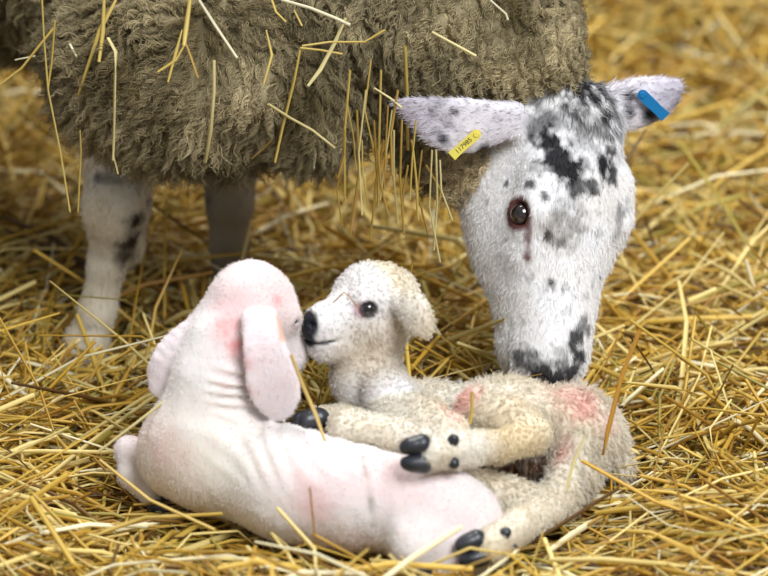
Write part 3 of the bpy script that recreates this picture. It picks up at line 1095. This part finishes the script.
def build_lambB():
    base = np.array([0.10, -0.26, 0.0])
    root = empty('lamb', base)
    tag(root, 'curly cream-white newborn lamb lying on its side, dark nose raised and face turned left', 'lamb')
    V, Q = surface(lambB, (-0.10, -0.50, -0.03), (0.27, -0.10, 0.27), 0.0026)
    N = normals(V, Q)
    n1 = fbm(V, 60, 3, 131)
    c = mix(srgb(234, 229, 220)[None], srgb(214, 198, 166)[None], 0.40 + 0.7 * fbm(V, 16, 3, 132))
    q = ((V - B_O) @ B_R.T) / B_S
    face = np.clip((q[:, 0] - 0.0) / 0.02, 0, 1) * (np.linalg.norm(q, axis=1) < 0.125)
    c = mix(c, srgb(230, 227, 228)[None], 0.8 * face)
    # yellowish damp neck and chin
    c = mix(c, srgb(196, 172, 128)[None], 0.55 * near(V, W(372, 352, -0.27), 0.030, 0.6))
    c = mix(c, srgb(206, 186, 148)[None], 0.5 * near(V, W(330, 358, -0.26), 0.02, 0.6))
    c = mix(c, srgb(190, 170, 132)[None], 0.55 * near(V, W(416, 322, -0.275), 0.02, 0.6))
    c = mix(c, srgb(214, 190, 140)[None], 0.6 * near(V, W(520, 440, -0.36), 0.045, 0.6))
    # pink skin patches
    for p, r, k in (((462, 400), .018, .75), ((450, 412), .015, .5), ((565, 395), .028, .4), ((600, 412), .022, .4), ((562, 452), .015, .6), ((585, 400), .02, .5)):
        h = march(lambB, [p])[0]
        c = mix(c, srgb(226, 172, 162)[None], k * np.clip(1.25 - np.linalg.norm(V - h, axis=1) / r + 0.7 * n1, 0, 1))
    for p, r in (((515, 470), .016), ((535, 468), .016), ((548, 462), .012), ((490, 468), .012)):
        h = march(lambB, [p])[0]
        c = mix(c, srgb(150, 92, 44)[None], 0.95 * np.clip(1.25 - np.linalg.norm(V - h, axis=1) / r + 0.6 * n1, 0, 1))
    # dark nose and lips
    pad = np.minimum(ell(q, (0.097, -0.010, 0), (0.012, 0.016, 0.019)), ell(q, (0.100, -0.022, 0), (0.009, 0.014, 0.014)))
    c = mix(c, srgb(30, 32, 40)[None], np.clip((0.0025 - pad) / 0.004 + 0.25 * n1, 0, 1))
    lip = np.clip((0.0040 - np.abs(q[:, 1] + 0.0275 + 0.10 * (q[:, 0] - 0.09))) / 0.003, 0, 1) * np.clip((q[:, 0] - 0.074) / 0.012, 0, 1) * (np.linalg.norm(q, axis=1) < 0.13)
    c = mix(c, srgb(44, 48, 58)[None], lip * 0.95)
    chin = np.clip((q[:, 0] - 0.072) / 0.02, 0, 1) * (np.linalg.norm(q, axis=1) < 0.13) * np.clip(2 * fbm(V, 220, 1, 140) - 0.5, 0, 1)
    c = mix(c, srgb(90, 92, 104)[None], chin * 0.6)
    for e in B_EYE:
        c = mix(c, srgb(206, 150, 160)[None], 0.65 * near(V, e + B_R[0] * 0.007, 0.0075, 0.35))
        c = mix(c, srgb(60, 48, 56)[None], 0.9 * near(V, e, 0.0092, 0.1))
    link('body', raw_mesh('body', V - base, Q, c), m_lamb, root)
    facew = np.clip((q[:, 0] - 0.045) / 0.02, 0, 1) * (np.linalg.norm(q, axis=1) < 0.13)
    wt = 1.0 - 0.2 * facew
    for e in B_EYE: wt = wt * (np.linalg.norm(V - e, axis=1) > 0.010)
    wt = wt * (np.linalg.norm(q - np.array([0.1, -0.012, 0]), axis=1) > 0.017)
    n = int(120000 * HAIR)
    P, NN, t, bc = sample(V, Q, N, n, wt)
    cc = np.einsum('ij,ijk->ik', bc, c[t]); fw = np.einsum('ij,ij->i', bc, facew[t])
    qq = ((P - B_O) @ B_R.T) / B_S
    hd = np.linalg.norm(qq, axis=1) < 0.12
    fl = np.stack([fbm(P, 30, 2, s) for s in (151, 152, 153)], 1)
    D = NN * 0.6 + np.array([0.15, -0.1, -0.55]) + 0.9 * fl + 0.2 * rng.normal(size=(n, 3))
    D = np.where(hd[:, None], NN * 0.35 - 0.6 * B_R[0] + np.array([0, 0, -0.35]) + 0.5 * fl + 0.15 * rng.normal(size=(n, 3)), D)
    D = D - np.minimum(0, np.einsum('ij,ij->i', D, NN) - 0.15)[:, None] * NN
    D /= np.linalg.norm(D, axis=1)[:, None]
    shank = np.minimum.reduce([cone(P, W(531, 438, -0.332), B_FOOT, 0, 0), cone(P, W(470, 438, -0.335), W(345, 427, -0.325), 0, 0), cone(P, W(545, 510, -0.36), B_FOOT2, 0, 0), cone(P, W(345, 420, -0.27), B_FOOT3, 0, 0)])
    sw = np.clip((0.030 - shank) / 0.008, 0, 1)
    L = 0.0062 * (1 - 0.6 * sw) * np.where(hd, 0.45, 1.0) * (1 - 0.55 * fw) * (0.6 + 0.8 * rng.random(n))
    hair('wool', root, base, m_lwool, P, D, L, cc * (0.9 + 0.2 * rng.random(n))[:, None], npts=6, rad=0.00014, cell=0.0040, clump=0.62, curl=0.0010, curls=1.2, tones=0.10)['kind'] = 'stuff'
    for e, s in zip(B_EYE, (-1, 1)):
        ax = nz(s * B_R[2] + 0.2 * B_R[1] + 0.3 * B_R[0])
        tag(link('eye', sphere_mesh('eye', e - ax * 0.0010, 0.0090 * B_S, ax, simple_eye, base), m_eye, root), 'shiny black eye')
    hl_ = 'small black cloven hoof'
    hoof(root, base, B_FOOT + np.array([-0.010, -0.006, 0.002]), nz([-1, -0.15, -0.02]), nz([0, 0.35, 1]), 0.020, 0.0088, hl_)
    hoof(root, base, B_FOOT2 + np.array([-0.010, -0.006, 0]), nz([-0.9, -0.3, -0.15]), nz([0.1, 0.4, 1]), 0.020, 0.0085, hl_)
    hoof(root, base, B_FOOT3 + np.array([-0.006, -0.002, 0]), nz([-0.7, -0.5, -0.1]), nz([0.5, -0.6, 0.4]), 0.022, 0.0090, hl_)
    for px, py in ((453, 441), (453, 462), (504, 534), (512, 549)):
        p = march(lambB, [(px, py)])[0]
        dewclaw(root, base, p, grad(lambB, p)[0])
    return root


build_ewe()
build_lambA()
build_lambB()


# ------------------------------------------------------------------ straw
def all_sdf(P):
    d = np.minimum(lambA(P), lambB(P))
    return np.minimum(d, np.minimum(ewe_wool0(P) - 0.012, ewe_bare(P)))


PAL = np.stack([srgb(230, 207, 132), srgb(214, 178, 80), srgb(194, 152, 54), srgb(158, 114, 36), srgb(100, 68, 24), srgb(172, 154, 68), srgb(238, 226, 184)])
PNAME = ['pale', 'golden', 'deep golden', 'brownish gold', 'dark brown', 'greenish', 'whitish']
PW = np.array([0.22, 0.27, 0.21, 0.12, 0.06, 0.07, 0.05])


def stalk_paths(n, C, length, head, pitch, npt=4):
    """centre lines: n x npt x 3"""
    D = np.stack([np.cos(head) * np.cos(pitch), np.sin(head) * np.cos(pitch), np.sin(pitch)], 1)
    sd = np.stack([-np.sin(head), np.cos(head), np.zeros(n)], 1)
    up = np.cross(D, sd)
    t = np.linspace(-0.5, 0.5, npt)
    bs = 0.10 * rng.normal(size=n) * length
    bu = (-0.05 + 0.07 * rng.normal(size=n)) * length
    kink = np.where(rng.random(n) < 0.16, rng.normal(size=n) * 0.35, 0)
    X = np.empty((n, npt, 3))
    for i, s in enumerate(t):
        X[:, i] = C + D * (length * s)[:, None] + sd * (bs * (s * s * 4 - 0.5) + kink * length * max(0, s - 0.08))[:, None] + up * (bu * (s * s * 4 - 0.5))[:, None]
    return X


def tube_mesh(name, X, w, th, roll, cols, sides=5):
    """flattened tubes along the paths X, all in one mesh"""
    n, k, _ = X.shape
    T = np.gradient(X, axis=1)
    T /= np.linalg.norm(T, axis=2)[..., None] + 1e-12
    ref = np.where(np.abs(T[:, :, 2:3]) > 0.95, np.array([1.0, 0, 0]), np.array([0, 0, 1.0]))
    e1 = np.cross(T, ref); e1 /= np.linalg.norm(e1, axis=2)[..., None] + 1e-12
    e2 = np.cross(e1, T)
    cr, sr = np.cos(roll)[:, None, None], np.sin(roll)[:, None, None]
    f1 = e1 * cr + e2 * sr; f2 = e2 * cr - e1 * sr
    tp = np.ones((n, k, 1)); tp[:, 0, 0] = rng.uniform(0.35, 1.0, n); tp[:, -1, 0] = rng.uniform(0.35, 1.0, n)
    V = np.empty((n, k, sides, 3), np.float32)
    for j in range(sides):
        a = 2 * math.pi * j / sides
        V[:, :, j] = X + tp * f1 * (w / 2 * math.cos(a))[:, None, None] + f2 * (th / 2 * math.sin(a))[:, None, None]
    idx = np.arange(n * k * sides).reshape(n, k, sides)
    j2 = (np.arange(sides) + 1) % sides
    Q = np.stack([idx[:, :-1, :], idx[:, :-1, j2], idx[:, 1:, j2], idx[:, 1:, :]], -1).reshape(-1, 4)
    g = np.linspace(0.92, 1.08, k)[None, :, None, None]
    Cc = np.broadcast_to(cols[:, None, None, :] * g, (n, k, sides, 3)).reshape(-1, 3)
    return raw_mesh(name, V.reshape(-1, 3), Q, np.clip(Cc, 0, 1))


def pick_cols(n, C):
    i = rng.choice(len(PAL), n, p=PW / PW.sum())
    c = PAL[i] * (0.8 + 0.4 * rng.random(n))[:, None]
    return c


def scatter(n, xr, yr, zlo, zhi, lmean, wmean, psd):
    x = rng.uniform(*xr, n); y = rng.uniform(*yr, n)
    L = np.clip(lmean * np.exp(0.55 * rng.normal(size=n)), 0.02, 0.30)
    z = terrain(x, y) + zlo + (zhi - zlo) * rng.random(n) ** 1.3
    flow = fbm(np.stack([x, y, np.zeros(n)], 1), 4.0, 2, 205) * 4.0
    head = np.where(rng.random(n) < 0.5, rng.random(n) * math.pi, flow + 0.4 * rng.normal(size=n))
    pitch = psd * rng.normal(size=n) * np.where((y < -0.25) & (np.abs(x) < 0.32), 0.5, 1.0)
    z = z + np.abs(np.sin(pitch)) * L * 0.25
    w = np.clip(wmean * np.exp(0.40 * rng.normal(size=n)), 0.0014, wmean * 1.7)
    X = stalk_paths(n, np.stack([x, y, z], 1), L, head, pitch)
    return X, w


def clear(X, w, tol=0.0):
    n, k, _ = X.shape
    # quick box test
    inb = (X[..., 1] < 1.05).any(1) & (X[..., 0] < 0.4).any(1)
    ok = np.ones(n, bool)
    idx = np.where(inb)[0]
    if len(idx):
        Y = X[idx]
        mids = (Y[:, :-1] + Y[:, 1:]) / 2
        A = np.concatenate([Y, mids], 1)
        d = chunked(all_sdf, A.reshape(-1, 3)).reshape(len(idx), -1).min(1)
        ok[idx] = d > w[idx] * 0.4 + tol
    return ok


bands = [  # count, x range, y range, zlo, zhi, length, width
    (15500, (-0.58, 0.58), (-0.66, 0.05), -0.012, 0.046, 0.085, 0.0035),
    (9500, (-0.68, 0.68), (0.05, 0.60), -0.012, 0.052, 0.10, 0.0042),
    (6800, (-0.85, 0.85), (0.60, 1.25), -0.012, 0.054, 0.12, 0.0052),
    (4800, (-1.0, 1.0), (1.25, 2.1), -0.012, 0.056, 0.15, 0.0062),
    (3000, (-1.7, 1.7), (-1.2, 2.9), -0.012, 0.030, 0.15, 0.0060),
]
XS, WS = [], []
for cnt, xr, yr, zl, zh, lm_, wm, in bands:
    X, w = scatter(int(cnt * STRAW), xr, yr, zl, zh, lm_, wm, 0.34)
    ok = clear(X, w)
    XS.append(X[ok]); WS.append(w[ok])
X = np.concatenate(XS); w = np.concatenate(WS)
n = len(X)
me = tube_mesh('straw_bedding', X, w, w * rng.uniform(0.3, 0.85, n), rng.random(n) * 3.14, pick_cols(n, X[:, 0]))
bed = link('straw_bedding', me, m_straw)
tag(bed, 'deep bed of golden straw covering the whole pen', 'straw', kind='stuff')

# single stalks lying loose on top of the bedding
zones = [
    ('right', 80, (0.14, 0.42), (-0.52, 0.10), 'on the bedding right of the lambs', 'loose stalks right of the lambs'),
    ('front', 60, (-0.40, 0.22), (-0.66, -0.42), 'in the heap in front of the lambs', 'loose stalks in front of the lambs'),
    ('left', 70, (-0.42, -0.16), (-0.42, 0.02), "on the bedding below the ewe's near foreleg", 'loose stalks left of the lambs'),
    ('back', 60, (-0.40, 0.48), (0.10, 0.75), 'on the blurred bedding behind the animals', 'loose stalks behind the animals'),
]
tot = 0
for zname, cnt, xr, yr, lab, grp in zones:
    X, w = scatter(cnt * 4, xr, yr, 0.034, 0.060, 0.125, 0.0041, 0.24)
    ok = np.where(clear(X, w, 0.002))[0][:cnt]
    X, w = X[ok], w[ok]
    tone_i = rng.choice([0, 1, 2, 3, 5, 6], len(X), p=[.32, .26, .16, .10, .06, .10])
    cols = PAL[tone_i] * (0.9 + 0.25 * rng.random(len(X)))[:, None]
    for i in range(len(X)):
        c = X[i].mean(0)
        me = tube_mesh('straw_stalk', X[i:i + 1] - c, w[i:i + 1], w[i:i + 1] * 0.6, rng.random(1) * 3, cols[i:i + 1], 6)
        o = link('straw_stalk', me, m_straw)
        o.location = c
        tn = PNAME[tone_i[i]]
        ln = np.linalg.norm(X[i][-1] - X[i][0])
        sz = 'long' if ln > 0.15 else 'short' if ln < 0.08 else 'medium-length'
        tag(o, f'{sz} {tn} loose straw stalk {lab}', 'straw', f'{sz} {tn} {grp}')
        tot += 1


def stalk(pts, width, rgb, label, group=None, flat=0.55):
    """one stalk through world points"""
    pts = np.array(pts, float)
    # resample with a smooth curve, keeping kinks
    c = pts.mean(0)
    X = (pts - c)[None]
    me = tube_mesh('straw_stalk', X, np.array([width]), np.array([width * flat]), np.array([0.3]), srgb(*rgb)[None], 6)
    o = link('straw_stalk', me, m_straw)
    o.location = c
    tag(o, label, 'straw', group)
    return o


def fleece_stalk(pix, width, rgb, label, group=None, lift=0.036):
    """stalk caught in the fleece: follows the surface, hangs straight where there is none"""
    P = march(lambda p: np.minimum(ewe_wool0(p), ewe_bare(p)), pix)
    yy = P[:, 1].copy()
    good = yy < 0.25
    if not good.all():
        last = yy[good][-1] if good.any() else 0.0
        for i in range(len(yy)):
            if not good[i]:
                yy[i] = last
    yy = np.minimum(yy, yy.min() + 0.022)
    pts = [W(px, py, yv - lift) for (px, py), yv in zip(pix, yy)]
    return stalk(pts, width, rgb, label, group)


GRP = "stalks caught in the ewe's fleece"
PALE, GOLD, BRN, WHT = (222, 206, 146), (206, 178, 92), (178, 142, 66), (220, 210, 176)
fl_ = [
    ([(104, 0), (103, 32), (99, 62)], .0045, GOLD, 'upright straw stalk caught high on the far left of the fleece'),
    ([(116, 0), (100, 30), (90, 60), (77, 100)], .0055, GOLD, 'broad bent straw blade hanging on the left shoulder wool'),
    ([(108, 38), (116, 52), (115, 75), (114, 135), (113, 160)], .0042, PALE, "kinked straw stalk hanging to the top of the ewe's near foreleg"),
    ([(199, 0), (215, 25), (237, 58)], .0048, WHT, 'pale straw stalk slanting down over the middle of the fleece'),
    ([(190, 0), (186, 30), (184, 46)], .0050, GOLD, 'upright straw stalk in the tuft on the chest wool'),
    ([(184, 46), (176, 60), (158, 72)], .0035, GOLD, 'straw stalk pointing down left from the chest tuft'),
    ([(186, 44), (192, 60), (198, 78)], .0035, BRN, 'short brown straw pointing down right from the chest tuft'),
    ([(182, 30), (176, 52), (168, 82)], .0032, GOLD, 'thin straw sloping left below the chest tuft'),
    ([(214, 60), (214, 90), (211, 130), (205, 162)], .0056, PALE, 'broad pale straw hanging above the far foreleg'),
    ([(282, 0), (310, 8), (335, 18), (350, 25)], .0062, WHT, 'thick whitish stalk lying across the upper fleece'),
    ([(346, 18), (335, 42), (320, 70), (308, 86)], .0050, PALE, 'forked pale straw pointing down left on the shoulder wool'),
    ([(302, 46), (330, 42), (365, 42), (385, 30)], .0042, GOLD, 'golden straw lying level across the shoulder wool'),
    ([(300, 48), (320, 50), (342, 54)], .0042, GOLD, 'short level straw just under the longer golden one'),
    ([(301, 50), (294, 80), (283, 125), (275, 162)], .0046, GOLD, 'long golden straw hanging from shoulder to belly wool'),
    ([(268, 104), (290, 118), (312, 130), (335, 148)], .0046, PALE, 'leaf-like pale straw slanting across the lower shoulder wool'),
    ([(272, 140), (262, 150), (252, 158)], .0040, GOLD, 'short straw sticking out low on the belly wool'),
    ([(315, 148), (315, 158), (314, 168)], .0036, WHT, 'tiny pale straw end at the lower edge of the fleece'),
    ([(405, 46), (406, 70), (407, 95), (408, 150)], .0055, GOLD, "upright golden straw beside the ewe's left-hand ear tip"),
    ([(432, 32), (452, 43), (476, 56)], .0052, PALE, 'short broad straw lying on the neck wool'),
    ([(490, 0), (506, 14), (508, 20)], .0040, WHT, 'pale straw bit at the top of the neck wool'),
    ([(374, 88), (390, 98), (402, 108)], .0036, PALE, "straw stalk touching the tip of the ewe's left-hand ear"),
    ([(272, 0), (276, 12), (286, 22)], .0034, GOLD, 'small straw at the top of the fleece'),
    ([(266, 30), (272, 55), (264, 84)], .0030, GOLD, 'thin curved straw in the middle of the fleece'),
    ([(70, 44), (74, 52), (77, 57)], .0034, WHT, 'tiny white straw end on the left shoulder'),
    ([(294, 10), (302, 26)], .0036, GOLD, 'short golden straw beside the thick whitish stalk'),
    ([(15, 60), (35, 56)], .0028, WHT, 'small pale straw on the dark wool at left edge'),
]
for pix, wd, rgb, lab in fl_:
    fleece_stalk(pix, wd, rgb, lab, GRP)

for pix, wd, rgb, lab in (
        ([(0, 85), (22, 68), (40, 45), (54, 28)], .0042, GOLD, 'long straw stalk slanting across the dark wool at left edge'),
        ([(42, 0), (44, 40), (48, 90), (60, 150), (70, 212)], .0034, (214, 190, 108), "long thin straw hanging left of the ewe's near foreleg"),
        ([(55, 20), (52, 60), (48, 88)], .0034, GOLD, 'thin upright straw beside the long hanging one at left'),
        ([(80, 130), (81, 150), (78, 212)], .0028, GOLD, "thin straw hanging in front of the top of the near foreleg"),
        ([(112, 140), (114, 158), (118, 174)], .0030, PALE, "short forked straw tip on the near foreleg's hair")):
    stalk([W(px, py, -0.085) for px, py in pix], wd, rgb, lab, GRP)

# curtain of stalks hanging in the gap between shoulder and ear
hang = [(350, 70, 345, 200), (357, 110, 350, 235), (366, 90, 362, 215), (374, 120, 370, 240), (381, 70, 378, 205), (388, 105, 384, 190),
        (394, 130, 398, 225), (402, 120, 404, 235), (412, 140, 418, 220), (422, 150, 428, 235), (432, 150, 440, 262), (345, 130, 338, 178), (371, 60, 376, 160), (384, 140, 372, 225), (440, 160, 452, 220),
        (353, 150, 342, 225), (362, 140, 368, 205), (378, 150, 388, 215), (392, 110, 380, 200), (408, 165, 402, 215), (416, 120, 410, 200), (426, 165, 436, 215), (436, 150, 434, 250), (398, 90, 392, 175), (346, 100, 356, 170)]
for i, (x0, y0, x1, y1) in enumerate(hang):
    y = -0.125 - 0.012 * (i % 3)
    xm = (x0 + x1) / 2 + rng.normal() * 5
    stalk([W(x0, y0, y), W(xm, (y0 + y1) / 2, y - 0.004), W(x1, y1, y)], 0.0026 + 0.0018 * rng.random(), [GOLD, BRN, PALE, (186, 150, 70)][i % 4],
          f"{['golden', 'brown', 'pale', 'dull golden'][i % 4]} {'long' if y1 - y0 > 90 else 'short'} straw hanging between shoulder wool and left-hand ear",
          f"{['golden', 'brown', 'pale', 'dull golden'][i % 4]} {'long' if y1 - y0 > 90 else 'short'} straws in the curtain by the ear")

# notable single stalks among the lambs
stalk([W(333, 303, -0.300), W(339, 297, -0.302), W(344, 292, -0.303), W(350, 297, -0.304), W(358, 308, -0.305)], 0.0022, (176, 128, 60), "thin bent brown straw across the curly lamb's nose bridge")
stalk([W(291, 355, -0.385), W(304, 388, -0.39), W(316, 415, -0.40), W(325, 441, -0.415)], 0.0052, (214, 180, 104), 'straight golden stalk standing between the two lambs')
stalk([W(310, 487, -0.475), W(312, 510, -0.478), W(316, 545, -0.48)], 0.0028, (178, 132, 62), "thin upright straw in front of the smooth lamb's belly")
stalk([W(640, 330, -0.30), W(622, 375, -0.31), W(608, 430, -0.325), W(603, 455, -0.33)], 0.0046, (196, 142, 52), "orange-brown stalk standing at the curly lamb's rump")
stalk([W(584, 437, -0.345), W(574, 462, -0.355), W(566, 490, -0.365)], 0.0034, PALE, "pale stalk leaning across the curly lamb's hind leg")
stalk([W(472, 392, -0.318), W(472, 410, -0.322), W(470, 424, -0.325)], 0.0052, GOLD, "short upright straw lodged between the curly lamb's flank and thigh")
stalk([W(98, 452, -0.34), W(140, 420, -0.335), W(176, 392, -0.33)], 0.0048, PALE, "straw stalk reaching up to the smooth lamb's far ear")
stalk([W(100, 460, -0.345), W(150, 500, -0.40), W(215, 530, -0.45)], 0.0046, (214, 182, 98), "long stalk lying along the smooth lamb's chest")
stalk([W(370, 560, -0.50), W(430, 565, -0.51), W(470, 548, -0.505), W(520, 556, -0.50)], 0.0050, GOLD, "bent golden stalk in front of the lower hind hoof")
